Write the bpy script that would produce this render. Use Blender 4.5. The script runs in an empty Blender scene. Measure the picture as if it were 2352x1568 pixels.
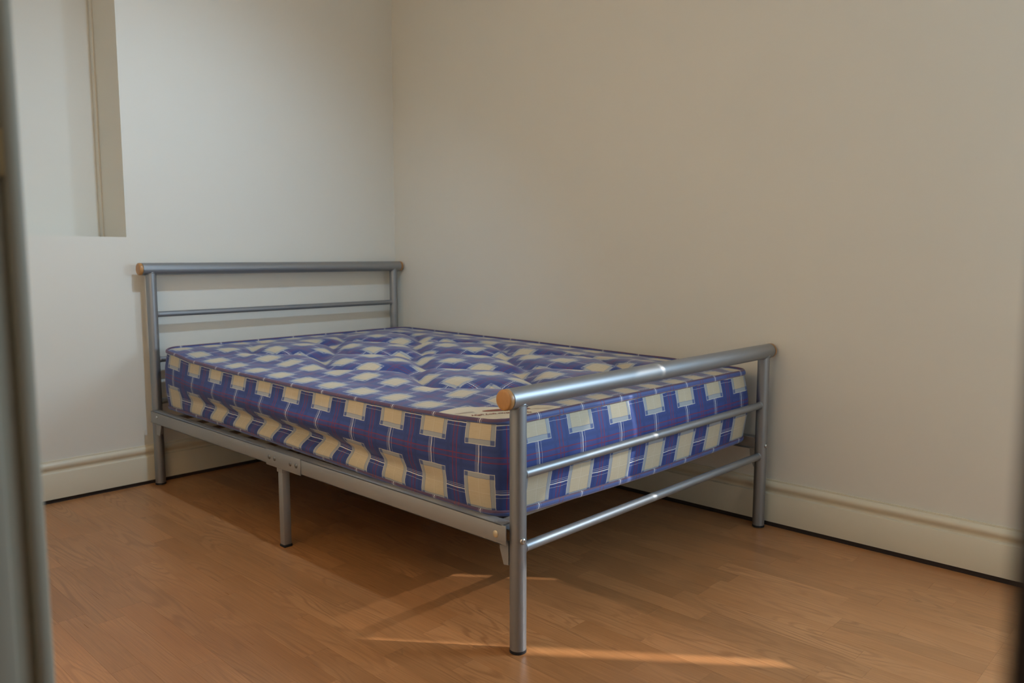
import bpy, bmesh, math, random
from mathutils import Vector, Matrix, noise as mnoise

random.seed(7)
S = bpy.context.scene
COL = S.collection

# ------------------------------------------------------------------ dimensions (metres)
XW, YW = 1.238, 2.018            # right wall plane, head wall plane
XL, YB, ZC = -1.08, -1.85, 2.42  # door wall plane, back wall plane, ceiling
BL, BW = 1.96, 1.18              # bed post spacing (length, width)
SUN_DIR = Vector((-.61, .79, -.58)).normalized()

# ------------------------------------------------------------------ camera
cam = bpy.data.cameras.new('camera')
cam.sensor_width = 23.5
cam.lens = 1830.1 / 2352 * 23.5
cam.clip_start = .02
cam.dof.use_dof = True
cam.dof.focus_distance = 2.15
cam.dof.aperture_fstop = 2.6
co = bpy.data.objects.new('camera', cam)
COL.objects.link(co)
co.location = (-1.274, -1.1993, .9074)
co.rotation_euler = (math.radians(90 - 6.169), 0, math.radians(-46.281))
S.camera = co

# ------------------------------------------------------------------ world, sun, lamps, exposure
W = bpy.data.worlds.new('world')
S.world = W
W.use_nodes = True
W.node_tree.nodes['Background'].inputs[0].default_value = (.62, .78, 1, 1)
W.node_tree.nodes['Background'].inputs[1].default_value = 1.0
S.view_settings.view_transform = 'Standard'
S.view_settings.look = 'None'
S.view_settings.exposure = .10
S.view_settings.gamma = 1
S.view_settings.use_curve_mapping = False
S.cycles.use_denoising = True
S.cycles.max_bounces = 6
S.cycles.diffuse_bounces = 4
S.cycles.glossy_bounces = 2
S.cycles.transmission_bounces = 2
S.cycles.transparent_max_bounces = 4
S.cycles.use_adaptive_sampling = True
S.cycles.adaptive_threshold = .05
S.cycles.adaptive_min_samples = 30
S.cycles.use_auto_tile = False
S.cycles.time_limit = 1050
S.cycles.sample_clamp_indirect = 4

def light(name, typ, loc, energy, color, direction=None):
    d = bpy.data.lights.new(name, typ)
    d.energy = energy
    d.color = color
    o = bpy.data.objects.new(name, d)
    COL.objects.link(o)
    o.location = loc
    if direction is not None:
        o.rotation_euler = Vector(direction).to_track_quat('-Z', 'Y').to_euler()
    return o

sun = light('sun', 'SUN', (3.5, -4, 3.5), 5.6, (1, .96, .90), SUN_DIR)
sun.data.angle = math.radians(.6)
# daylight coming off the blind of the window in the right wall
day = light('window_daylight', 'AREA', (1.222, -1.255, 1.11), 35.0, (.53, .76, 1.0), (-1, 0, 0))
day.data.shape = 'RECTANGLE'
day.data.size = .60
day.data.size_y = .66
# warm lamp of the hallway behind the camera
hall = light('hall_lamp_light', 'AREA', (-1.78, -.85, 2.2), 2.5, (1.0, .84, .62), (.55, .05, -.8))
hall.data.shape = 'DISK'
hall.data.size = .5

# ------------------------------------------------------------------ node helpers
class NT:
    def __init__(s, name):
        s.m = bpy.data.materials.new(name)
        s.m.use_nodes = True
        s.t = s.m.node_tree
        s.b = s.t.nodes['Principled BSDF']
    def n(s, typ, **kw):
        nd = s.t.nodes.new(typ)
        for k, v in kw.items():
            setattr(nd, k, v)
        return nd
    def put(s, sock, v):
        if isinstance(v, bpy.types.NodeSocket):
            s.t.links.new(v, sock)
        else:
            if hasattr(sock, 'default_value') and isinstance(v, tuple) and len(v) == 3 and sock.type == 'RGBA':
                v = v + (1,)
            sock.default_value = v
    def math(s, op, a, b=None, c=None, clamp=False):
        nd = s.n('ShaderNodeMath', operation=op, use_clamp=clamp)
        s.put(nd.inputs[0], a)
        if b is not None: s.put(nd.inputs[1], b)
        if c is not None: s.put(nd.inputs[2], c)
        return nd.outputs[0]
    def mix(s, f, a, b):
        nd = s.n('ShaderNodeMix', data_type='RGBA')
        s.put(nd.inputs[0], f); s.put(nd.inputs[6], a); s.put(nd.inputs[7], b)
        return nd.outputs[2]
    def noise(s, vec, scale, detail=3, rough=.5):
        nd = s.n('ShaderNodeTexNoise')
        if vec is not None: s.put(nd.inputs['Vector'], vec)
        nd.inputs['Scale'].default_value = scale
        nd.inputs['Detail'].default_value = detail
        nd.inputs['Roughness'].default_value = rough
        return nd.outputs[0]
    def coord(s, which='Object'):
        return s.n('ShaderNodeTexCoord').outputs[which]
    def vmul(s, v, xyz):
        nd = s.n('ShaderNodeVectorMath', operation='MULTIPLY')
        s.put(nd.inputs[0], v); nd.inputs[1].default_value = xyz
        return nd.outputs[0]
    def ramp(s, f, lo, hi):
        nd = s.n('ShaderNodeMapRange', clamp=True)
        s.put(nd.inputs[0], f); nd.inputs[1].default_value = lo; nd.inputs[2].default_value = hi
        return nd.outputs[0]
    def below(s, d, lim, soft=.0004):      # 1 where d < lim
        nd = s.n('ShaderNodeMapRange', clamp=True)
        s.put(nd.inputs[0], d)
        nd.inputs[1].default_value = lim - soft; nd.inputs[2].default_value = lim + soft
        nd.inputs[3].default_value = 1; nd.inputs[4].default_value = 0
        return nd.outputs[0]
    def bump(s, h, strength, dist):
        nd = s.n('ShaderNodeBump')
        nd.inputs['Strength'].default_value = strength
        nd.inputs['Distance'].default_value = dist
        s.put(nd.inputs['Height'], h)
        s.t.links.new(nd.outputs[0], s.b.inputs['Normal'])
    def set(s, **kw):
        for k, v in kw.items():
            s.put(s.b.inputs[k.replace('_', ' ')], v)
        return s.m

def paint(name, col, rough=.6, var=.03, bump=.05, scale=60, metal=0, spec=.5):
    m = NT(name)
    v = m.coord('Object')
    n1 = m.noise(v, 3.0, 1)
    dark = tuple(c * (1 - var) for c in col)
    lite = tuple(min(1, c * (1 + var)) for c in col)
    m.set(Base_Color=m.mix(n1, dark, lite), Roughness=rough, Metallic=metal)
    m.b.inputs['Specular IOR Level'].default_value = spec
    if bump:
        m.bump(m.noise(v, scale, 1), bump, .004)
    return m.m

MAT = {}
MAT['wall'] = paint('cream_emulsion', (.765, .718, .628), .75, .015, 0, spec=.3)
MAT['ceiling'] = paint('white_ceiling_paint', (.78, .77, .74), .8, .01, 0)
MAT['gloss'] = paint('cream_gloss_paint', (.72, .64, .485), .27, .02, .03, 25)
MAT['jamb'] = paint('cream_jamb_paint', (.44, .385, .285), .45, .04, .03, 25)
MAT['subfloor'] = paint('dark_subfloor_gap_shade', (.055, .036, .029), .9)  # also darkens the shade strips under the skirting
MAT['tube'] = paint('silver_tube_paint', (.315, .32, .325), .48, .04, .02, 300, metal=.8)
MAT['rail'] = paint('dull_silver_rail', (.36, .355, .345), .5, .10, .03, 200, metal=.6)
MAT['steel'] = paint('bright_bolt_steel', (.55, .53, .50), .3, .05, 0, metal=.9)
MAT['bolt_brass'] = paint('worn_bolt', (.62, .50, .33), .4, .08, 0, metal=.5)
MAT['rivet'] = paint('dark_rivet', (.20, .185, .165), .45, .1, 0, metal=.7)
MAT['rubber'] = paint('black_rubber', (.012, .012, .014), .6)
MAT['dark_door'] = paint('dark_stained_door', (.07, .042, .028), .5)  # shade on the door edge is put into this dark colour
MAT['slat'] = paint('dark_slat', (.22, .16, .11), .7)
MAT['brass'] = paint('brass', (.72, .50, .24), .3, .05, 0, metal=.9)
MAT['label'] = paint('label_cloth', (.70, .62, .48), .7, .03, .05, 400)
MAT['maroon'] = paint('maroon_print', (.25, .075, .055), .8, .05, 0)
MAT['pale_print'] = paint('faded_print', (.58, .43, .36), .8, .05, 0)
MAT['white_plastic'] = paint('white_enamel', (.8, .8, .79), .35)

def wood_cap():
    m = NT('beech_cap')
    v = m.coord('Object')
    g = m.noise(m.vmul(v, (60, 400, 60)), 1.0, 3)
    m.set(Base_Color=m.mix(g, (.36, .16, .05), (.52, .27, .095)), Roughness=.35)
    return m.m
MAT['cap'] = wood_cap()

def sheer():
    m = NT('sheer_blind_fabric')
    tr = m.n('ShaderNodeBsdfTransparent'); tl = m.n('ShaderNodeBsdfTranslucent'); df = m.n('ShaderNodeBsdfDiffuse')
    tl.inputs[0].default_value = (.6, .58, .52, 1); df.inputs[0].default_value = (.7, .68, .62, 1)
    w = m.noise(m.vmul(m.coord('Object'), (400, 400, 400)), 1.0, 1)
    a = m.n('ShaderNodeMixShader'); m.put(a.inputs[0], .5)
    m.t.links.new(tl.outputs[0], a.inputs[1]); m.t.links.new(df.outputs[0], a.inputs[2])
    b = m.n('ShaderNodeMixShader'); m.put(b.inputs[0], m.math('MULTIPLY_ADD', w, .04, .38))
    m.t.links.new(a.outputs[0], b.inputs[1]); m.t.links.new(tr.outputs[0], b.inputs[2])
    m.t.links.new(b.outputs[0], m.t.nodes['Material Output'].inputs[0])
    return m.m
MAT['sheer'] = sheer()

def laminate():
    m = NT('oak_laminate')
    v = m.coord('Object')
    oi = m.n('ShaderNodeObjectInfo')
    rnd = oi.outputs['Random']
    sep = m.n('ShaderNodeSeparateXYZ'); m.t.links.new(v, sep.inputs[0])
    off = m.math('MULTIPLY', rnd, 97.0)
    def vec(sx, sy):
        c = m.n('ShaderNodeCombineXYZ')
        m.put(c.inputs[0], m.math('MULTIPLY_ADD', sep.outputs[0], sx, off))
        m.put(c.inputs[1], m.math('MULTIPLY', sep.outputs[1], sy))
        m.put(c.inputs[2], off)
        return c.outputs[0]
    big = m.noise(vec(9, 1.1), 1.0, 2, .4)            # cathedral field
    rings = m.math('SINE', m.math('MULTIPLY', big, 150.0))
    rings = m.ramp(rings, .1, 1.0)
    patch = m.ramp(m.noise(vec(12, 2.0), 1.0, 2), .40, .66)
    rings = m.math('MULTIPLY', rings, patch)
    fib = m.noise(vec(420, 7), 1.0, 4, .6)
    tone = m.noise(vec(7, 2.2), 1.0, 2)
    base = m.mix(m.ramp(tone, .3, .7), (.40, .170, .060), (.515, .240, .094))
    base = m.mix(m.ramp(fib, .35, .7), m.mix(.42, base, (.20, .080, .028)), base)
    base = m.mix(m.math('MULTIPLY', rings, .50), base, (.23, .085, .030))
    # strip to strip tone
    wn = m.n('ShaderNodeTexWhiteNoise', noise_dimensions='1D'); m.put(wn.inputs['W'], off)
    bc = m.n('ShaderNodeHueSaturation'); m.put(bc.inputs['Value'], m.math('MULTIPLY_ADD', wn.outputs[0], .20, .90))
    m.put(bc.inputs['Color'], base)
    m.set(Base_Color=bc.outputs[0], Roughness=m.math('MULTIPLY_ADD', fib, .12, .24))
    m.b.inputs['Specular IOR Level'].default_value = .45
    m.bump(fib, .04, .001)
    return m.m
MAT['floor'] = laminate()

P_T = .1655          # tartan repeat
def tartan(name, cu, cv, soft=.0004, fray=.0, sheen=.12):
    """Blue, cream and maroon tartan; UV is in metres, cu / cv are centres of a cream square."""
    m = NT(name)
    uv = m.n('ShaderNodeUVMap').outputs[0]
    # slight weave wander
    sep = m.n('ShaderNodeSeparateXYZ'); m.t.links.new(uv, sep.inputs[0])
    wob = m.math('MULTIPLY', m.math('SUBTRACT', m.noise(uv, 28, 2), .5), .004)
    def axis(o, c):
        x = m.math('ADD', m.math('DIVIDE', m.math('SUBTRACT', m.math('ADD', o, wob), c), P_T), .5)
        x = m.math('SUBTRACT', m.math('FRACT', x), .5)
        return m.math('MULTIPLY', x, P_T)
    sx, sy = axis(sep.outputs[0], cu), axis(sep.outputs[1], cv)
    if fray:
        fx = m.math('MULTIPLY', m.math('SUBTRACT', m.noise(m.vmul(uv, (60, 420, 1)), 1.0, 2), .5), fray)
        fy = m.math('MULTIPLY', m.math('SUBTRACT', m.noise(m.vmul(uv, (420, 60, 1)), 1.0, 2), .5), fray)
        sx = m.math('ADD', sx, fx); sy = m.math('ADD', sy, fy)
    def masks(s):
        d = m.math('ABSOLUTE', s)
        r = {}
        r['S'] = m.below(d, .0490, soft)
        inner = m.below(d, .0365, soft)
        r['B'] = m.math('SUBTRACT', r['S'], inner)
        r['E'] = m.math('SUBTRACT', r['S'], m.below(d, .0474, soft))
        r['K'] = m.below(m.math('ABSOLUTE', m.math('SUBTRACT', d, .0365)), .0007, .0003)
        w = m.below(d, .0011)
        w2 = m.below(m.math('ABSOLUTE', m.math('SUBTRACT', s, .0052)), .0005, .0003)
        w3 = m.below(m.math('ABSOLUTE', m.math('SUBTRACT', d, .0095)), .0004, .0003)
        r['W'] = m.math('MAXIMUM', w, m.math('MULTIPLY', m.math('MAXIMUM', w2, w3), .6))
        rd = m.below(m.math('ABSOLUTE', m.math('SUBTRACT', d, .0762)), .0014, .0004)
        rf = m.below(m.math('ABSOLUTE', m.math('SUBTRACT', d, .0802)), .0005, .0003)
        r['R'] = m.math('MAXIMUM', rd, m.math('MULTIPLY', rf, .35))
        r['D'] = m.below(m.math('ABSOLUTE', m.math('SUBTRACT', d, .060)), .005, .003)
        return r
    a, b = masks(sx), masks(sy)
    weave = m.noise(m.vmul(uv, (900, 900, 1)), 1.0, 1)
    thr = m.noise(m.vmul(uv, (40, 700, 1)), 1.0, 2)
    blue = m.mix(weave, (.024, .044, .165), (.046, .080, .275))
    blue = m.mix(m.math('MULTIPLY', m.math('MAXIMUM', a['D'], b['D']), .30), blue, (.016, .028, .115))
    white = (.72, .71, .68)
    red = (.20, .022, .05)
    c = m.mix(m.math('MULTIPLY', m.math('MAXIMUM', a['R'], b['R']), .82), blue, red)
    c = m.mix(m.math('MAXIMUM', a['W'], b['W']), c, white)
    cream = m.mix(thr, (.49, .405, .265), (.58, .49, .345))
    cream = m.mix(m.math('MULTIPLY', m.math('MAXIMUM', a['W'], b['W']), .18), cream, (.78, .75, .66))
    grey = m.mix(weave, (.26, .29, .34), (.42, .42, .40))
    sq = m.math('MULTIPLY', a['S'], b['S'])
    bor = m.math('MAXIMUM', a['B'], b['B'])
    both = m.math('MULTIPLY', a['B'], b['B'])
    q = m.mix(bor, cream, grey)
    q = m.mix(m.math('MULTIPLY', both, .85), q, (.05, .085, .25))
    q = m.mix(m.math('MULTIPLY', m.math('MAXIMUM', a['K'], b['K']), .6), q, (.10, .14, .26))
    q = m.mix(m.math('MULTIPLY', m.math('MAXIMUM', a['E'], b['E']), .85), q, (.66, .62, .52))
    c = m.mix(sq, c, q)
    m.set(Base_Color=c, Roughness=.62, Sheen_Weight=sheen, Sheen_Roughness=.4)
    m.b.inputs['Specular IOR Level'].default_value = .35
    m.bump(weave, .12, .0008)
    return m.m

def tape_mat():
    m = NT('binding_tape')
    uv = m.n('ShaderNodeUVMap').outputs[0]
    sep = m.n('ShaderNodeSeparateXYZ'); m.t.links.new(uv, sep.inputs[0])
    x = m.math('FRACT', m.math('ADD', m.math('DIVIDE', m.math('SUBTRACT', sep.outputs[0], .16), P_T), .5))
    s = m.math('MULTIPLY', m.math('SUBTRACT', x, .5), P_T)
    d = m.math('ABSOLUTE', s)
    w = m.below(d, .0014)
    w2 = m.math('MULTIPLY', m.below(m.math('ABSOLUTE', m.math('SUBTRACT', d, .006)), .0005, .0003), .5)
    r = m.below(m.math('ABSOLUTE', m.math('SUBTRACT', d, .076)), .0014)
    edge = m.math('SUBTRACT', 1.0, m.below(m.math('ABSOLUTE', m.math('SUBTRACT', sep.outputs[1], .5)), .30, .03))
    n = m.noise(m.vmul(uv, (700, 30, 1)), 1.0, 1)
    c = m.mix(n, (.045, .075, .23), (.075, .115, .31))
    low = m.below(m.math('ABSOLUTE', m.math('SUBTRACT', sep.outputs[1], .16)), .035, .015)
    c = m.mix(m.math('MULTIPLY', edge, .8), c, (.095, .026, .042))
    c = m.mix(m.math('MULTIPLY', low, .6), c, (.50, .30, .34))
    c = m.mix(m.math('MULTIPLY', r, .8), c, (.20, .03, .05))
    c = m.mix(m.math('MAXIMUM', w, w2), c, (.70, .68, .66))
    m.set(Base_Color=c, Roughness=.6, Sheen_Weight=.2)
    m.bump(n, .1, .0006)
    return m.m
MAT['tape'] = tape_mat()

# ------------------------------------------------------------------ mesh helpers
def link(name, me, parent=None, mat=None):
    o = bpy.data.objects.new(name, me)
    COL.objects.link(o)
    if parent is not None:
        o.parent = parent
    if mat is not None:
        me.materials.append(MAT[mat] if isinstance(mat, str) else mat)
    return o

def from_bm(name, bm, parent=None, mat=None, smooth=None):
    bmesh.ops.recalc_face_normals(bm, faces=bm.faces)
    me = bpy.data.meshes.new(name)
    bm.to_mesh(me)
    bm.free()
    if smooth is not None:
        me.polygons.foreach_set('use_smooth', [True] * len(me.polygons))
        me.set_sharp_from_angle(angle=math.radians(smooth))
    return link(name, me, parent, mat)

def bx(bm, x0, x1, y0, y1, z0, z1, bev=0):
    r = bmesh.ops.create_cube(bm, size=1)
    vs = r['verts']
    for v in vs:
        v.co = Vector((x0 + (v.co.x + .5) * (x1 - x0), y0 + (v.co.y + .5) * (y1 - y0), z0 + (v.co.z + .5) * (z1 - z0)))
    if bev:
        es = list({e for v in vs for e in v.link_edges})
        bmesh.ops.bevel(bm, geom=es, offset=bev, segments=2, affect='EDGES', profile=.5)

def box(name, x0, x1, y0, y1, z0, z1, parent=None, mat=None, bev=0):
    bm = bmesh.new()
    bx(bm, x0, x1, y0, y1, z0, z1, bev)
    return from_bm(name, bm, parent, mat, 40 if bev else None)

def lathe(bm, a, b, prof, seg=28):
    """prof: list of (t along a->b in metres, radius)."""
    a, b = Vector(a), Vector(b)
    ax = (b - a).normalized()
    q = ax.to_track_quat('Z', 'Y').to_matrix()
    rings = []
    for t, r in prof:
        rings.append([bm.verts.new(a + ax * t + q @ Vector((r * math.cos(i * 2 * math.pi / seg), r * math.sin(i * 2 * math.pi / seg), 0))) for i in range(seg)])
    for k in range(len(rings) - 1):
        for i in range(seg):
            j = (i + 1) % seg
            bm.faces.new((rings[k][i], rings[k][j], rings[k + 1][j], rings[k + 1][i]))
    bm.faces.new(rings[0][::-1]); bm.faces.new(rings[-1])

def tube(name, a, b, r, parent=None, mat='tube', seg=28, bev=.0008):
    L = (Vector(b) - Vector(a)).length
    bm = bmesh.new()
    lathe(bm, a, b, [(0, r - bev), (bev, r), (L - bev, r), (L, r - bev)], seg)
    return from_bm(name, bm, parent, mat, 35)

def prism(name, pts, axis, lo, hi, parent=None, mat=None):
    """pts: 2D outline in the two other axes (in xyz order)."""
    bm = bmesh.new()
    def mk(p, t):
        c = [0, 0, 0]
        o = [i for i in range(3) if i != axis]
        c[axis] = t; c[o[0]] = p[0]; c[o[1]] = p[1]
        return bm.verts.new(c)
    A = [mk(p, lo) for p in pts]; B = [mk(p, hi) for p in pts]
    n = len(pts)
    for i in range(n):
        bm.faces.new((A[i], A[(i + 1) % n], B[(i + 1) % n], B[i]))
    bm.faces.new(A[::-1]); bm.faces.new(B)
    return from_bm(name, bm, parent, mat)

def empty(name, loc=(0, 0, 0)):
    o = bpy.data.objects.new(name, None)
    COL.objects.link(o)
    o.location = loc
    o.empty_display_size = .1
    return o

def thing(o, label, cat):
    o['label'] = label
    o['category'] = cat
    return o

def struct(o, label, cat=None):
    o['kind'] = 'structure'
    o['label'] = label
    o['category'] = cat or o.name.split('_')[0]
    return o

# ------------------------------------------------------------------ walls, ceiling, floor
Z0 = -.03
bm = bmesh.new()
RX0, RX1, RZ0, RZ1, RD = -.80, -.062, .9775, 2.15, .255
bx(bm, XL - .12, XW + .12, YW, YW + .12, Z0, RZ0)
bx(bm, RX1, XW + .12, YW, YW + .12, RZ0, ZC)
bx(bm, XL - .12, RX0, YW, YW + .12, RZ0, ZC)
bx(bm, RX0, RX1, YW, YW + .12, RZ1, ZC)
bx(bm, RX0 - .02, RX1 + .02, YW + RD, YW + RD + .04, RZ0 - .02, RZ1 + .02)   # back of the recess
bx(bm, RX0 - .02, RX1 + .02, YW + .12, YW + RD, RZ0 - .02, RZ0)
bx(bm, RX0 - .02, RX1 + .02, YW + .12, YW + RD, RZ1, RZ1 + .02)
bx(bm, RX0 - .02, RX0, YW + .12, YW + RD, RZ0, RZ1)
bx(bm, RX1, RX1 + .02, YW + .12, YW + RD, RZ0, RZ1)
struct(from_bm('wall_head', bm, None, 'wall'), 'cream wall behind the headboard with a deep recess at left')

WT = .06
WY0, WY1, WZ0, WZ1 = -1.696, -.908, .80, 1.43
bm = bmesh.new()
bx(bm, XW, XW + WT, YB, WY0, Z0, ZC)
bx(bm, XW, XW + WT, WY1, YW + .3, Z0, ZC)
bx(bm, XW, XW + WT, WY0, WY1, Z0, WZ0)
bx(bm, XW, XW + WT, WY0, WY1, WZ1, ZC)
struct(from_bm('wall_right', bm, None, 'wall'), 'plain cream wall along the far long side of the bed')

DY0, DY1, DZ = -1.163, -.486, 2.02
bm = bmesh.new()
bx(bm, XL - .09, XL - .004, YB, DY0 - .05, Z0, ZC)
bx(bm, XL - .09, XL - .004, DY1 + .02, YW, Z0, ZC)
bx(bm, XL - .09, XL - .004, DY0 - .05, DY1 + .02, DZ + .02, ZC)
struct(from_bm('wall_left', bm, None, 'wall'), 'cream wall with the doorway the room is seen through')
struct(box('wall_back', XL - .12, XW + .12, YB - .1, YB, Z0, ZC, None, 'wall'), 'cream wall facing the headboard wall')
struct(box('ceiling', -2.7, XW + .12, YB - .1, YW + .4, ZC, ZC + .1, None, 'ceiling'), 'white painted ceiling of the bedroom')
bm = bmesh.new()
bx(bm, -2.7, -2.6, YB - .1, YW, Z0, ZC)
bx(bm, -2.6, XL - .09, YB - .1, YB, Z0, ZC)
bx(bm, -2.6, XL - .09, .9, 1.0, Z0, ZC)
struct(from_bm('wall_hall', bm, None, 'wall'), 'cream hallway walls outside the bedroom door')

floor = struct(box('floor', -2.7, XW + .1, YB - .1, YW + .1, -.06, -.009, None, 'subfloor'),
               'oak effect laminate floor of narrow staggered strips')
SWD = .0655
XF0, XF1 = XL - .004, XW - .0245
YF0, YF1 = -.80, YW - .0235
rows = int(math.ceil((XF1 - XF0) / SWD))
def strip_bm(bm, x0, x1, y0, y1):
    g, c, z = .00003, .00015, 0.0
    cx, cy = 0, 0
    lo = [(x0 + g, y0 + g), (x1 - g, y0 + g), (x1 - g, y1 - g), (x0 + g, y1 - g)]
    hi = [(x0 + g + c, y0 + g + c), (x1 - g - c, y0 + g + c), (x1 - g - c, y1 - g - c), (x0 + g + c, y1 - g - c)]
    B = [bm.verts.new((p[0], p[1], -.008)) for p in lo]
    M = [bm.verts.new((p[0], p[1], -.0004)) for p in lo]
    T = [bm.verts.new((p[0], p[1], z)) for p in hi]
    for i in range(4):
        j = (i + 1) % 4
        bm.faces.new((B[i], B[j], M[j], M[i])); bm.faces.new((M[i], M[j], T[j], T[i]))
    bm.faces.new(T); bm.faces.new(B[::-1])
count = 0
for r in range(rows):
    x0 = XF1 - (r + 1) * SWD
    x1 = XF1 - r * SWD
    x0 = max(x0, XF0)
    y = YF0
    first = True
    while y < YF1 - .02:
        ln = random.uniform(.33, .50)
        if first:
            ln = random.uniform(.08, .45); first = False
        y1 = min(y + ln, YF1)
        if YF1 - y1 < .08: y1 = YF1
        bm = bmesh.new()
        mx, my = (x0 + x1) / 2, (y + y1) / 2
        strip_bm(bm, x0 - mx, x1 - mx, y - my, y1 - my)
        o = from_bm('plank', bm, floor, 'floor')
        o.location = (mx, my, 0)
        count += 1
        y = y1
bm = bmesh.new()
for r in range(rows):
    x1 = XF1 - r * SWD; x0 = max(x1 - SWD, XF0)
    y = YF0
    while y > YB:
        y1 = max(y - random.uniform(.35, .5), YB)
        strip_bm(bm, x0, x1, y1, y); y = y1
x = XF0
while x > -2.6:
    strip_bm(bm, max(x - SWD, -2.6), x, YB, 1.0); x -= SWD
o = from_bm('plank_field', bm, floor, 'floor'); o['kind'] = 'stuff'

# skirting boards
SK = [(0, .1536), (.006, .1536), (.0065, .1485), (.0105, .1470), (.0150, .1435), (.0175, .1385), (.0182, .1330),
      (.0170, .1275), (.0135, .1225), (.0108, .1185), (.0100, .1145), (.0112, .1110), (.0150, .1088), (.0195, .1080), (.0202, .1065), (.0202, .0125), (0, .0125)]
def skirting(name, side, lo, hi, label):
    if side == 'head':
        o = prism(name, [(YW - d, z) for d, z in SK], 0, lo, hi, None, 'gloss')
    elif side == 'right':
        o = prism(name, [(XW - d, z) for d, z in SK], 1, lo, hi, None, 'gloss')
    else:
        o = prism(name, [(XL - .004 + d, z) for d, z in SK], 1, lo, hi, None, 'gloss')
    o.data.polygons.foreach_set('use_smooth', [True] * len(o.data.polygons))
    o.data.set_sharp_from_angle(angle=math.radians(38))
    g = {'head': (lo, hi, YW - .0125, YW + .001), 'right': (XW - .0125, XW + .001, lo, hi), 'left': (XL - .005, XL + .0085, lo, hi)}[side]
    box('gap_shade_strip', *g, -.009, .0124, o, 'subfloor')  # dark strip added to stand for the shade under the skirting
    return struct(o, label)
skirting('baseboard_head', 'head', XL, XW, 'moulded cream skirting board under the recess and behind the headboard')
skirting('baseboard_right', 'right', YB, YW - .0203, 'long moulded cream skirting board along the right wall')
skirting('baseboard_left', 'left', DY1 + .107, YW - .0203, 'short moulded skirting beside the doorway')

# added strip that catches a stripe of shade in the recess corner
struct(box('trim_1', RX1 - .007, RX1, YW + RD - .030, YW + RD, RZ0, RZ1, None, 'wall', .001),
       'thin added strip catching shade in the inner corner of the wall recess')

# door lining
door = empty('door_1', (XL, DY1, 0))
struct(door, 'blurred cream door frame at the left edge of the view')
def dbox(name, x0, x1, y0, y1, z0, z1, mat='jamb', bev=.0015):
    o = box(name, x0 - XL, x1 - XL, y0 - DY1, y1 - DY1, z0, z1, door, mat, bev)
    return o
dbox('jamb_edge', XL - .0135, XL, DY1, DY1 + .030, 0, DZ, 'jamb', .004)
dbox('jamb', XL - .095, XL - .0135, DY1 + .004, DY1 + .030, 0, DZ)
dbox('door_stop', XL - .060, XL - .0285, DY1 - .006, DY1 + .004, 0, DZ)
dbox('architrave', XL - .002, XL + .012, DY1 + .045, DY1 + .105, 0, DZ + .06, 'gloss', .003)
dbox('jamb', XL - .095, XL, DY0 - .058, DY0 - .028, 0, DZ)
dbox('door_leaf', XL + .002, XL + .722, DY0 - .034, DY0 + .0008, .008, DZ - .004, 'dark_door', .002)
dbox('architrave', XL - .002, XL + .012, DY0 - .10, DY0 - .040, 0, DZ + .06, 'gloss', .003)
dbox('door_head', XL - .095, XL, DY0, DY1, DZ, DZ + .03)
sp = dbox('strike_plate', XL - .028, XL - .0120, DY1 + .0015, DY1 + .0042, .968, 1.004, 'brass', .0006)
sp['label'] = 'small brass strike plate'
o = dbox('latch_hole', XL - .0255, XL - .0175, DY1 + .0008, DY1 + .0030, .974, .990, 'rubber', .0003)
o.parent = sp

# window with its blind (in the right wall, towards the door)
win = empty('window_1', (XW, (WY0 + WY1) / 2, WZ0))
struct(win, 'small window in the right wall, just out of view')
wy = (WY0 + WY1) / 2
def wbox(name, x0, x1, y0, y1, z0, z1, mat='gloss'):
    return box(name, x0 - XW, x1 - XW, y0 - wy, y1 - wy, z0 - WZ0, z1 - WZ0, win, mat, .002)
wbox('window_sill', XW - .03, XW + .001, WY0 - .03, WY1 + .03, WZ0 - .025, WZ0 - .002)
blind = empty('roller_blind', (XW - .006, wy, WZ1))
thing(blind, 'sheer cream roller blind hanging over the small window', 'blind')
bmid = (-1.604 - .916) / 2
b1 = box('blind_fabric', -.0006, .0006, -1.556 - wy, -.9135 - wy, WZ0 - WZ1 - .01, .05, blind, 'sheer')
tube('roller', (0, -1.66 - wy, .058), (0, -.93 - wy, .058), .014, blind, 'white_plastic', 16)
# skirting under the window shares the wall's board

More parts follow.
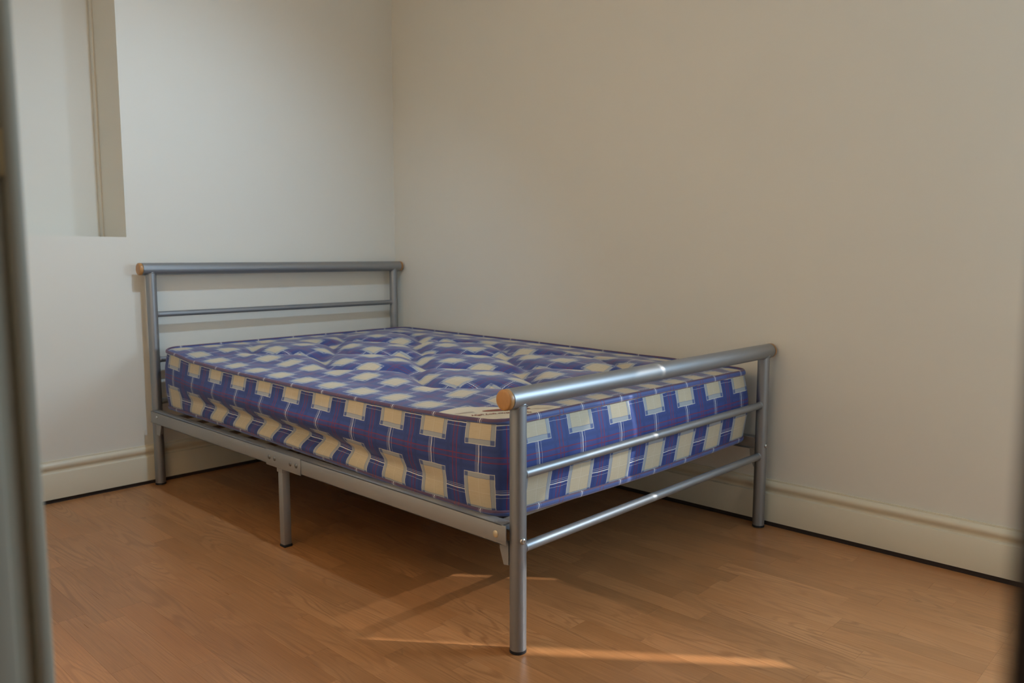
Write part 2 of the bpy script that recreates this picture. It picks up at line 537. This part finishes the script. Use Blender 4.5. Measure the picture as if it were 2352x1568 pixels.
# ceiling spotlight bar; the warm second head is added as fill
LX, LY, LZ = .02, .50, 2.26
sl = empty('ceiling_spotlight', (LX, LY, ZC))
thing(sl, 'white ceiling spotlight bar above the bed, second head added as warm fill', 'lamp')
tube('ceiling_rose', (0, 0, 0), (0, 0, -.02), .05, sl, 'white_plastic')
tube('spot_bar', (-.16, 0, -.045), (.03, 0, -.045), .009, sl, 'white_plastic')
tube('stem', (0, 0, -.02), (0, 0, -.045), .008, sl, 'white_plastic')
def spot_head(hx, target, energy, color, cone, blend, soft):
    org = Vector((LX + hx, LY, LZ))
    aim = (Vector(target) - org).normalized()
    tube('head_arm', (hx, 0, -.045), (hx, 0, LZ - ZC + .03), .006, sl, 'white_plastic')
    bm = bmesh.new()
    pa = Vector((hx, 0, LZ - ZC)) - aim * .10
    seg = 28
    q = aim.to_track_quat('Z', 'Y').to_matrix()
    rings = []
    for t, r in [(0, .012), (.012, .03), (.04, .042), (.11, .047), (.11, .044), (.04, .039), (.016, .026), (.006, .010)]:
        rings.append([bm.verts.new(pa + aim * t + q @ Vector((r * math.cos(i * 2 * math.pi / seg), r * math.sin(i * 2 * math.pi / seg), 0))) for i in range(seg)])
    for k in range(len(rings) - 1):
        for i in range(seg):
            j = (i + 1) % seg
            bm.faces.new((rings[k][i], rings[k][j], rings[k + 1][j], rings[k + 1][i]))
    bm.faces.new(rings[0]); bm.faces.new(rings[-1])
    from_bm('lamp_can', bm, sl, 'white_plastic', 40)
    sp_ = light('spotlight_beam', 'SPOT', org + aim * .03, energy, color, aim)
    sp_.data.spot_size = math.radians(cone)
    sp_.data.spot_blend = blend
    sp_.data.shadow_soft_size = soft
spot_head(0, (-.12, 2.0, .20), 56.0, (.48, .73, 1.0), 108, 1.0, .03)
spot_head(-.14, (-1.08, .45, 1.55), 205.0, (1.0, .72, .41), 84, .8, .05)  # added warm fill, bounced off the unseen door wall

# hall lamp
hl = empty('hall_lamp', (-1.78, -.85, ZC))
thing(hl, 'round ceiling lamp in the hallway behind the door', 'lamp')
tube('lamp_base', (0, 0, 0), (0, 0, -.03), .12, hl, 'white_plastic')
bm = bmesh.new()
lathe(bm, (0, 0, -.03), (0, 0, -.13), [(0, .17), (.02, .175), (.06, .15), (.09, .08), (.10, .02)])
from_bm('lamp_shade', bm, hl, 'white_plastic', 60)

# ------------------------------------------------------------------ bed frame
bed = empty('bed_frame', (0, 0, 0))
thing(bed, 'silver tubular metal double bed frame with beech end caps', 'bed')
PR, TR, CR = .0193, .0238, .0112
ZF, ZH = .5928, .8546
def post(x, y, ztop):
    L = ztop
    bm = bmesh.new()
    seam = [(.2440, PR), (.2441, PR - .0008), (.2455, PR - .0008), (.2456, PR)] if y > 1 else []
    lathe(bm, (x, y, .006), (x, y, ztop), [(0, PR)] + seam + [(L - .006, PR)])
    p = from_bm('post', bm, bed, 'tube', 20)
    bm = bmesh.new()
    lathe(bm, (x, y, 0), (x, y, .008), [(0, PR - .002), (.001, PR + .0006), (.0075, PR + .0006), (.008, PR - .001)])
    from_bm('rubber_foot', bm, p, 'rubber', 35)
    # weld bead under the top rail
    bm = bmesh.new()
    R2 = PR + .0005; rt = .0020; seg = 36
    ring = []
    for i in range(seg):
        a = 2 * math.pi * i / seg
        cx, cy = R2 * math.cos(a), R2 * math.sin(a)
        zt = ztop - math.sqrt(max(TR ** 2 - cy ** 2, 0)) 
        w = rt * (1 + .35 * math.sin(a * 7 + x) + .25 * math.sin(a * 13))
        ring.append([bm.verts.new((x + cx + math.cos(a) * w * math.cos(b), y + cy + math.sin(a) * w * math.cos(b), zt + w * math.sin(b) - .0005)) for b in [k * math.pi / 3 for k in range(6)]])
    for i in range(seg):
        for k in range(6):
            bm.faces.new((ring[i][k], ring[(i + 1) % seg][k], ring[(i + 1) % seg][(k + 1) % 6], ring[i][(k + 1) % 6]))
    from_bm('weld_bead', bm, p, 'tube', 60)
    return p
def top_rail(y, z):
    e = .0345
    t = tube('top_rail', (-e, y, z), (BW + e, y, z), TR, bed, 'tube', 40, .0012)
    for s, xe in ((-1, -e), (1, BW + e)):
        bm = bmesh.new()
        lathe(bm, (xe, y, z), (xe + s * .014, y, z), [(0, TR - .003), (.0016, TR - .003), (.0017, TR), (.0100, TR), (.0125, TR - .0014), (.0136, TR - .004), (.014, TR - .007)], 36)
        c = from_bm('end_cap', bm, t, 'cap', 40)
        c['label'] = 'round beech end cap'
def cross_bar(y, z, r=CR):
    b = tube('cross_bar', (PR - .004, y, z), (BW - PR + .004, y, z), r, bed, 'tube', 24)
    for x in (PR + .0005, BW - PR - .0005):
        bm = bmesh.new()
        lathe(bm, (x - .0025, y, z), (x + .0025, y, z), [(0, r), (.0010, r + .0012), (.0025, r + .0016), (.0040, r + .0012), (.005, r)], 20)
        from_bm('weld_bead', bm, b, 'tube', 60)
pp = [post(0, 0, ZF), post(BW, 0, ZF), post(0, BL, ZH), post(BW, BL, ZH)]
top_rail(0, ZF); top_rail(BL, ZH)
cross_bar(0, .4152); cross_bar(0, .2435, .0118)
for z in (.6776, .4996, .334): cross_bar(BL, z)

def bolt(name, c, axis, r, h, parent, mat='steel', socket=True):
    c = Vector(c); axis = Vector(axis).normalized()
    bm = bmesh.new()
    prof = [(-.002, r), (.0006, r), (h * .6, r * .86), (h, r * .5)]
    if socket:
        prof += [(h, r * .42), (h - .0012, r * .40)]
    lathe(bm, c, c + axis, prof, 16)
    return from_bm(name, bm, parent, mat, 40)
bolt('bolt', (-.004, -PR, .268), (-.25, -1, 0), .0075, .004, pp[0])
bolt('bolt', (BW - .004, -PR, .280), (-.25, -1, 0), .0065, .004, pp[1])

XR = -.030
RZ_0, RZ_1 = .2558, .3025
def side_rail(s):
    """s = 0 near side, 1 wall side (mirrored)."""
    fx = (lambda x: x) if s == 0 else (lambda x: BW - x)
    def bxm(name, x0, x1, y0, y1, z0, z1, par, mat='rail', bev=.001):
        a, b = sorted((fx(x0), fx(x1)))
        return box(name, a, b, y0, y1, z0, z1, par, mat, bev)
    y0, y1 = .022, BL - .022
    bm = bmesh.new()
    for (xa, xb, za, zb) in ((XR, XR + .0025, RZ_0, RZ_1), (XR, XR + .034, RZ_1 - .0025, RZ_1), (XR, XR + .012, RZ_0, RZ_0 + .0025)):
        a, b = sorted((fx(xa), fx(xb)))
        e_ = .012 if xb - xa < .01 else 0
        bx(bm, a, b, y0 - e_, y1 + e_, za, zb, .0006)
    rail = from_bm('side_rail', bm, bed, 'rail', 40)
    jp = bxm('joint_plate', XR - .0025, XR, .862, 1.062, RZ_0 - .003, RZ_1 + .0005, rail, 'rail', .0008)
    sgn = -1 if s == 0 else 1
    for y in (.885, .918, 1.010, 1.042):
        bolt('rivet', (fx(XR - .0025), y, .279), (sgn, 0, 0), .0072, .0032, jp, 'rivet', False)
    leg = bxm('middle_leg', XR + .0015, XR + .0285, .973, 1.000, .006, RZ_0 + .004, bed, 'rail', .004)
    bxm('rubber_foot', XR + .0005, XR + .0295, .972, 1.001, 0, .008, leg, 'rubber', .002)
    bxm('leg_collar', XR - .0005, XR + .0305, .971, 1.002, RZ_0 - .016, RZ_0, leg, 'rail', .001)
    bolt('bolt', (fx(XR), .042, .277), (sgn, 0, 0), .0085, .003, rail, 'bolt_brass', False)
    bolt('bolt', (fx(XR), BL - .065, .283), (sgn, 0, 0), .006, .0035, rail, 'steel', False)
    # hanging brackets by the posts
    a, b = sorted((fx(-.014), fx(-.0115)))
    prism('bracket', [(.017, .262), (.046, .262), (.044, .238), (.032, .203), (.017, .205)], 0, a, b, rail, 'rail')
    prism('bracket', [(BL - .018, .262), (BL - .062, .262), (BL - .062, .240), (BL - .048, .205), (BL - .018, .205)], 0, a, b, rail, 'rail')
    a, b = sorted((fx(-.0115), fx(.010)))
    box('bracket_tongue', a, b, .017, .020, .205, .262, rail, 'rail')
    box('bracket_tongue', a, b, BL - .0205, BL - .0175, .205, .262, rail, 'rail')
    return rail
side_rail(0); side_rail(1)
box('end_rail', .004, BW - .004, .108, .126, .262, .2755, bed, 'rail', .001)
box('end_rail', .004, BW - .004, BL - .060, BL - .034, .262, .2755, bed, 'rail', .001)
box('corner_plate', -.002, .046, .026, .074, .2815, .2838, bed, 'rail', .0006)
box('centre_rail', BW / 2 - .015, BW / 2 + .015, .126, BL - .060, .257, .2755, bed, 'rail', .001)
cl = box('middle_leg', BW / 2 - .0135, BW / 2 + .0135, .973, 1.0, .006, .258, bed, 'rail', .004)
box('rubber_foot', BW / 2 - .0145, BW / 2 + .0145, .972, 1.001, 0, .008, cl, 'rubber', .002)
for i in range(14):
    y = .14 + i * (1.70 / 13)
    box('slat', .006, BW - .006, y - .019, y + .019, .2760, .2815, bed, 'slat', .001)

# ------------------------------------------------------------------ mattress
mat = empty('mattress', (.59, .97, .28))
thing(mat, 'blue and cream tartan quilted mattress lying on the metal bed', 'mattress')
MX0, MX1, MY0, MY1, MR = .002, 1.187, .052, 1.892, .055
def interp(pts, x):
    if x <= pts[0][0]: return pts[0][1]
    for (a, fa), (b, fb) in zip(pts, pts[1:]):
        if x <= b:
            t = (x - a) / (b - a); t = t * t * (3 - 2 * t) * .5 + t * .5
            return fa + (fb - fa) * t
    return pts[-1][1]
TOPN = [(.05, .534), (.25, .524), (.4, .5205), (.85, .519), (1.3, .521), (1.63, .529), (1.80, .545), (1.90, .553)]
TOPF = [(.05, .529), (.457, .540), (1.2, .551), (1.9, .558)]
BOTN = [(.05, .300), (.16, .295), (.35, .2935), (.5, .297), (.79, .306), (1.1, .310), (1.4, .313), (1.9, .315)]
BOTF = [(.05, .288), (.3, .286), (1.9, .300)]
def ztop(x, y):
    t = (x - MX0) / (MX1 - MX0)
    return interp(TOPN, y) * (1 - t) + interp(TOPF, y) * t
def zbot(x, y):
    t = (x - MX0) / (MX1 - MX0)
    s = .006 * math.sin(math.pi * min(max(t, 0), 1)) * max(0, 1 - y)
    return interp(BOTN, y) * (1 - t) + interp(BOTF, y) * t - 2.0 * s
def perimeter(step=.0105):
    """points (x, y, nx, ny, u) running clockwise-free: u = arc length, u = y on the near side measured so that u grows from foot face to near side."""
    pts = []
    def seg(a, b, n):
        L = math.dist(a, b); k = max(1, int(L / step))
        for i in range(k):
            t = i / k
            pts.append((a[0] + (b[0] - a[0]) * t, a[1] + (b[1] - a[1]) * t, n[0], n[1]))
    def arc(c, a0, a1):
        k = 10
        for i in range(k):
            a = a0 + (a1 - a0) * i / k
            pts.append((c[0] + MR * math.cos(a), c[1] + MR * math.sin(a), math.cos(a), math.sin(a)))
    pi = math.pi
    # start at far end of foot face, run to the near corner, along near side, head, wall side
    seg((MX1 - MR, MY0), (MX0 + MR, MY0), (0, -1)); arc((MX0 + MR, MY0 + MR), -pi / 2, -pi)
    seg((MX0, MY0 + MR), (MX0, MY1 - MR), (-1, 0)); arc((MX0 + MR, MY1 - MR), pi, pi / 2)
    seg((MX0 + MR, MY1), (MX1 - MR, MY1), (0, 1)); arc((MX1 - MR, MY1 - MR), pi / 2, 0)
    seg((MX1, MY1 - MR), (MX1, MY0 + MR), (1, 0)); arc((MX1 - MR, MY0 + MR), 0, -pi / 2)
    out = []; u = 0
    for i, p in enumerate(pts):
        if i: u += math.dist(p[:2], pts[i - 1][:2])
        out.append((*p, u))
    end = u + math.dist(pts[-1][:2], pts[0][:2])
    return out, end
PER, PEND = perimeter()
U_NEAR = (MX1 - MX0 - 2 * MR) + MR * math.pi / 2     # u at the start of the near side (y = MY0 + MR)
U_SQ = U_NEAR + (.120 - (MY0 + MR))                  # a cream square is centred at y = .12 there
def bump1(x, a, b):
    t = (x - a) / (b - a)
    return math.sin(math.pi * t) ** 1.2 if 0 < t < 1 else 0
def side_off(x, y, nx, ny, v):
    """outward bulge of the side at height fraction v."""
    base = .012 * math.sin(math.pi * min(1, v * 1.02)) ** .8
    wn = max(0, -nx) + max(0, nx)
    a = bump1(y, .18, 1.84) * (.85 + .15 * math.sin(y * 9))
    g = .018 * math.exp(-((v - .56) / .14) ** 2) - .042 * math.exp(-((v - .25) / .105) ** 2) + .008 * math.exp(-((v - .05) / .08) ** 2)
    base += wn * a * g
    base += .0022 * mnoise.noise(Vector((x * 5, y * 5, v * 3)))
    wf = max(0, -ny)
    base += wf * .006 * math.exp(-((v - .55) / .25) ** 2)
    return base
def grid_mesh(name, rows_, uvs, parent, material, closed=True, smooth=True):
    n = len(rows_[0]); verts = [v for r in rows_ for v in r]
    faces = []; fuv = []
    for k in range(len(rows_) - 1):
        for i in range(n if closed else n - 1):
            j = (i + 1) % n
            faces.append((k * n + i, k * n + j, (k + 1) * n + j, (k + 1) * n + i))
            def gu(kk, ii, wrap):
                u = uvs[kk][ii]
                return (u[0] + (PEND if wrap else 0), u[1])
            w = closed and j == 0
            fuv += [gu(k, i, False), gu(k, j, w), gu(k + 1, j, w), gu(k + 1, i, False)]
    me = bpy.data.meshes.new(name)
    me.from_pydata(verts, [], faces)
    uvl = me.uv_layers.new(name='UVMap')
    uvl.data.foreach_set('uv', [c for t in fuv for c in t])
    me.polygons.foreach_set('use_smooth', [smooth] * len(me.polygons))
    me.update()
    o = link(name, me, parent, material)
    o.matrix_parent_inverse = parent.matrix_world.inverted() if parent.parent is None else Matrix()
    return o
mat_loc = Vector(mat.location)
def M(x, y, z): return (x - mat_loc.x, y - mat_loc.y, z - mat_loc.z)

MAT['tartan_side'] = tartan('tartan_ticking_side', U_SQ, .350)
MAT['tartan_top'] = tartan('tartan_ticking_top', .085, .089, .0018, .011, .3)
NV = 26
rws, uvs = [], []
for k in range(NV + 1):
    v = k / NV
    R, U = [], []
    for (x, y, nx, ny, u) in PER:
        zb, zt = zbot(x, y) + .010, ztop(x, y) - .009
        o_ = side_off(x, y, nx, ny, v)
        z = zb + (zt - zb) * v
        R.append(M(x + nx * o_, y + ny * o_, z))
        vz = .303 + (.523 - .303) * v
        U.append((u - .012 * max(0, -ny), vz))
    rws.append(R); uvs.append(U)
def fix(o):
    o.matrix_parent_inverse = Matrix()
    return o
fix(grid_mesh('side_panel', rws, uvs, mat, 'tartan_side'))

def tape(name, zf, up):
    rows_, uv_ = [], []
    n = 10
    for k in range(n + 1):
        a = 2 * math.pi * k / n
        R, U = [], []
        for (x, y, nx, ny, u) in PER:
            z = zf(x, y)
            wv = .0011 * mnoise.noise(Vector((u * 7, up * 5, 0)))
            ox = .0042 * math.cos(a) + .0015
            near = max(0, -nx) if up > 0 else max(0, -nx) * .6
            oz = (.0092 - .0034 * near) * math.sin(a)
            ox += -up * .25 * oz                       # leans in at the top
            R.append(M(x + nx * (ox + wv), y + ny * (ox + wv), z + oz + wv))
            U.append((u - U_NEAR + MY0 + MR + .04, .5 + .5 * math.sin(a) + .42 * near))
        rows_.append(R); uv_.append(U)
    o = fix(grid_mesh(name, rows_, uv_, mat, 'tape'))
    return o
tape('binding_tape', lambda x, y: ztop(x, y) - .0075, 1)
tape('binding_tape', lambda x, y: zbot(x, y) + .009, -1)

# quilted top
QL = .212
def quilt(x, y):
    """depth below the pillow crowns: ogee stitching running along the bed."""
    d = 9
    for k in range(0, 4):
        xc = .285 + k * QL + (.052 if k % 2 == 0 else -.052) * math.sin(2 * math.pi * (y - .16) / .52)
        d = min(d, abs(x - xc))
    return d
TUFT = []
for k in range(0, 3):
    for j in range(0, 4):
        # points where neighbouring lines approach
        s = .29 + .52 * j + (.26 if k % 2 else 0)
        TUFT.append((.285 + (k + .5) * QL, s))
def inward(x, y):
    """distance from the rounded border."""
    dx = min(x - MX0, MX1 - x); dy = min(y - MY0, MY1 - y)
    if dx < MR and dy < MR:
        return MR - math.hypot(MR - dx, MR - dy)
    return min(dx, dy)
NXT, NYT = 118, 184
rws, uvs = [], []
def top_z(x, y):
    e = max(0, inward(x, y))
    f = 1 - math.exp(-e / .045)
    d = quilt(x, y)
    t2 = min(1, max(0, (e - .10) / .16)); t2 = t2 * t2 * (3 - 2 * t2)
    h = (1 - math.exp(-(d / .040) ** 1.3)) * t2 + .55 * (1 - t2)
    z = ztop(x, y) - .0065 + f * (.030 * h - .008 + .006 * t2)
    for tx, ty in TUFT:
        r2 = (x - tx) ** 2 + (y - ty) ** 2
        if r2 < .02:
            z -= f * .014 * math.exp(-r2 / .0012)
    z += f * .0035 * mnoise.noise(Vector((x * 9, y * 9, 3))) + f * .0016 * mnoise.noise(Vector((x * 26, y * 26, 7)))
    # fabric under the corner label lies flatter
    c = math.hypot(x - MX0, y - MY0)
    w = min(1, max(0, (.25 - c) / .06))
    flat = ztop(x, y) - .0050 + .003 * f
    return z * (1 - w) + flat * w
for j in range(NYT + 1):
    R, U = [], []
    for i in range(NXT + 1):
        x = MX0 + (MX1 - MX0) * i / NXT
        y = MY0 + (MY1 - MY0) * j / NYT
        dx0 = MX0 + MR - x if x < MX0 + MR else (x - (MX1 - MR) if x > MX1 - MR else 0)
        dy0 = MY0 + MR - y if y < MY0 + MR else (y - (MY1 - MR) if y > MY1 - MR else 0)
        hyp = math.hypot(dx0, dy0)
        if dx0 and dy0 and hyp > MR:
            sx = -1 if x < .5 else 1; sy = -1 if y < .9 else 1
            cx = MX0 + MR if sx < 0 else MX1 - MR; cy = MY0 + MR if sy < 0 else MY1 - MR
            x = cx + sx * dx0 / hyp * MR; y = cy + sy * dy0 / hyp * MR
        R.append(M(x, y, top_z(x, y)))
        wx = .010 * mnoise.noise(Vector((x * 6, y * 6, 11))); wy_ = .010 * mnoise.noise(Vector((x * 6, y * 6, 21)))
        U.append(((x - .06) * 1.38 + .085 + wx, y * 1.12 + wy_))
    rws.append(R); uvs.append(U)
fix(grid_mesh('quilted_top', rws, uvs, mat, 'tartan_top', closed=False))
# underside
bm = bmesh.new()
vs = [bm.verts.new(M(x, y, zbot(x, y) + .004)) for (x, y, nx, ny, u) in PER]
bm.faces.new(vs)
from_bm('underside', bm, mat, 'tape')

# corner label with its print
LC = Vector((MX0 + .004, MY0 + .004))
def lab_pt(a, r):
    return LC.x + r * math.cos(a), LC.y + r * math.sin(a)
bm = bmesh.new()
NA, NR = 30, 16
gr = []
for i in range(NA + 1):
    a = math.pi / 2 * i / NA
    row = []
    rim = .190 + .034 * abs(math.cos(2 * a)) ** 1.5
    for j in range(NR + 1):
        r = .030 + (rim - .030) * j / NR
        x, y = lab_pt(a, r)
        x = max(x, MX0 + .006); y = max(y, MY0 + .006)
        if inward(x, y) < .005:
            v = Vector((x - (MX0 + MR), y - (MY0 + MR)))
            if v.x < 0 and v.y < 0:
                v = v.normalized() * (MR - .005); x, y = MX0 + MR + v.x, MY0 + MR + v.y
        row.append(bm.verts.new(M(x, y, top_z(x, y) + .0016)))
    gr.append(row)
for i in range(NA):
    for j in range(NR):
        bm.faces.new((gr[i][j], gr[i + 1][j], gr[i + 1][j + 1], gr[i][j + 1]))
label = from_bm('corner_label', bm, mat, 'label', 60)
label['label'] = 'cream sewn corner label'
def lay(name, verts2, faces, material, lift=.0024):
    """a flat print laid on the label; verts2 are bed xy."""
    me = bpy.data.meshes.new(name)
    me.from_pydata([M(x, y, top_z(x, y) + lift) for x, y in verts2], [], faces)
    me.update()
    return link(name, me, label, material)
TD = Vector((.114, -.092)).normalized()          # reading direction
TU = Vector((-TD.y, TD.x))                       # text up (away from the corner)
def text_on(name, body, org, size, material, spread=1.0, arc=0):
    cu = bpy.data.curves.new('print_curve', 'FONT')
    cu.body = body; cu.size = size; cu.space_character = spread
    cu.align_x = 'CENTER'
    cu.resolution_u = 2
    cu.offset = .00035
    to = bpy.data.objects.new('print_tmp', cu)
    COL.objects.link(to)
    dg = bpy.context.evaluated_depsgraph_get()
    me = bpy.data.meshes.new_from_object(to.evaluated_get(dg))
    bpy.data.objects.remove(to)
    vs = []
    for v in me.vertices:
        px_, py_ = v.co.x, v.co.y * 1.45 - arc * v.co.x ** 2
        p = Vector(org) + TD * px_ + TU * py_
        vs.append((p.x, p.y))
    fs = [tuple(p.vertices) for p in me.polygons]
    bpy.data.meshes.remove(me)
    return lay(name, vs, fs, material)
text_on('lettering', 'High Loft Orthopaedic', (.069, .118), .0158, 'maroon', 1.0)
oc = Vector((.116, .150))
ov = []
for i in range(40):
    a = 2 * math.pi * i / 40
    p = oc + TD * (.060 * math.cos(a)) + TU * (.0150 * math.sin(a))
    ov.append((p.x, p.y))
lay('emblem', ov, [tuple(range(40))], 'maroon')
def stripe(name, a, b, w, material):
    a, b = Vector(a), Vector(b); t = (b - a).normalized(); n = Vector((-t.y, t.x)) * w
    k = 14; vs = []
    for i in range(k + 1):
        p = a + (b - a) * i / k
        vs += [tuple(p - n), tuple(p + n)]
    lay(name, vs, [(2 * i, 2 * i + 2, 2 * i + 3, 2 * i + 1) for i in range(k)], material)
stripe('faded_print_line', (.012, .222), (.055, .204), .0016, 'pale_print')
stripe('faded_print_line', (.014, .214), (.052, .198), .0010, 'pale_print')
stripe('faded_print_line', (.165, .105), (.205, .074), .0016, 'pale_print')
print('planks', count)
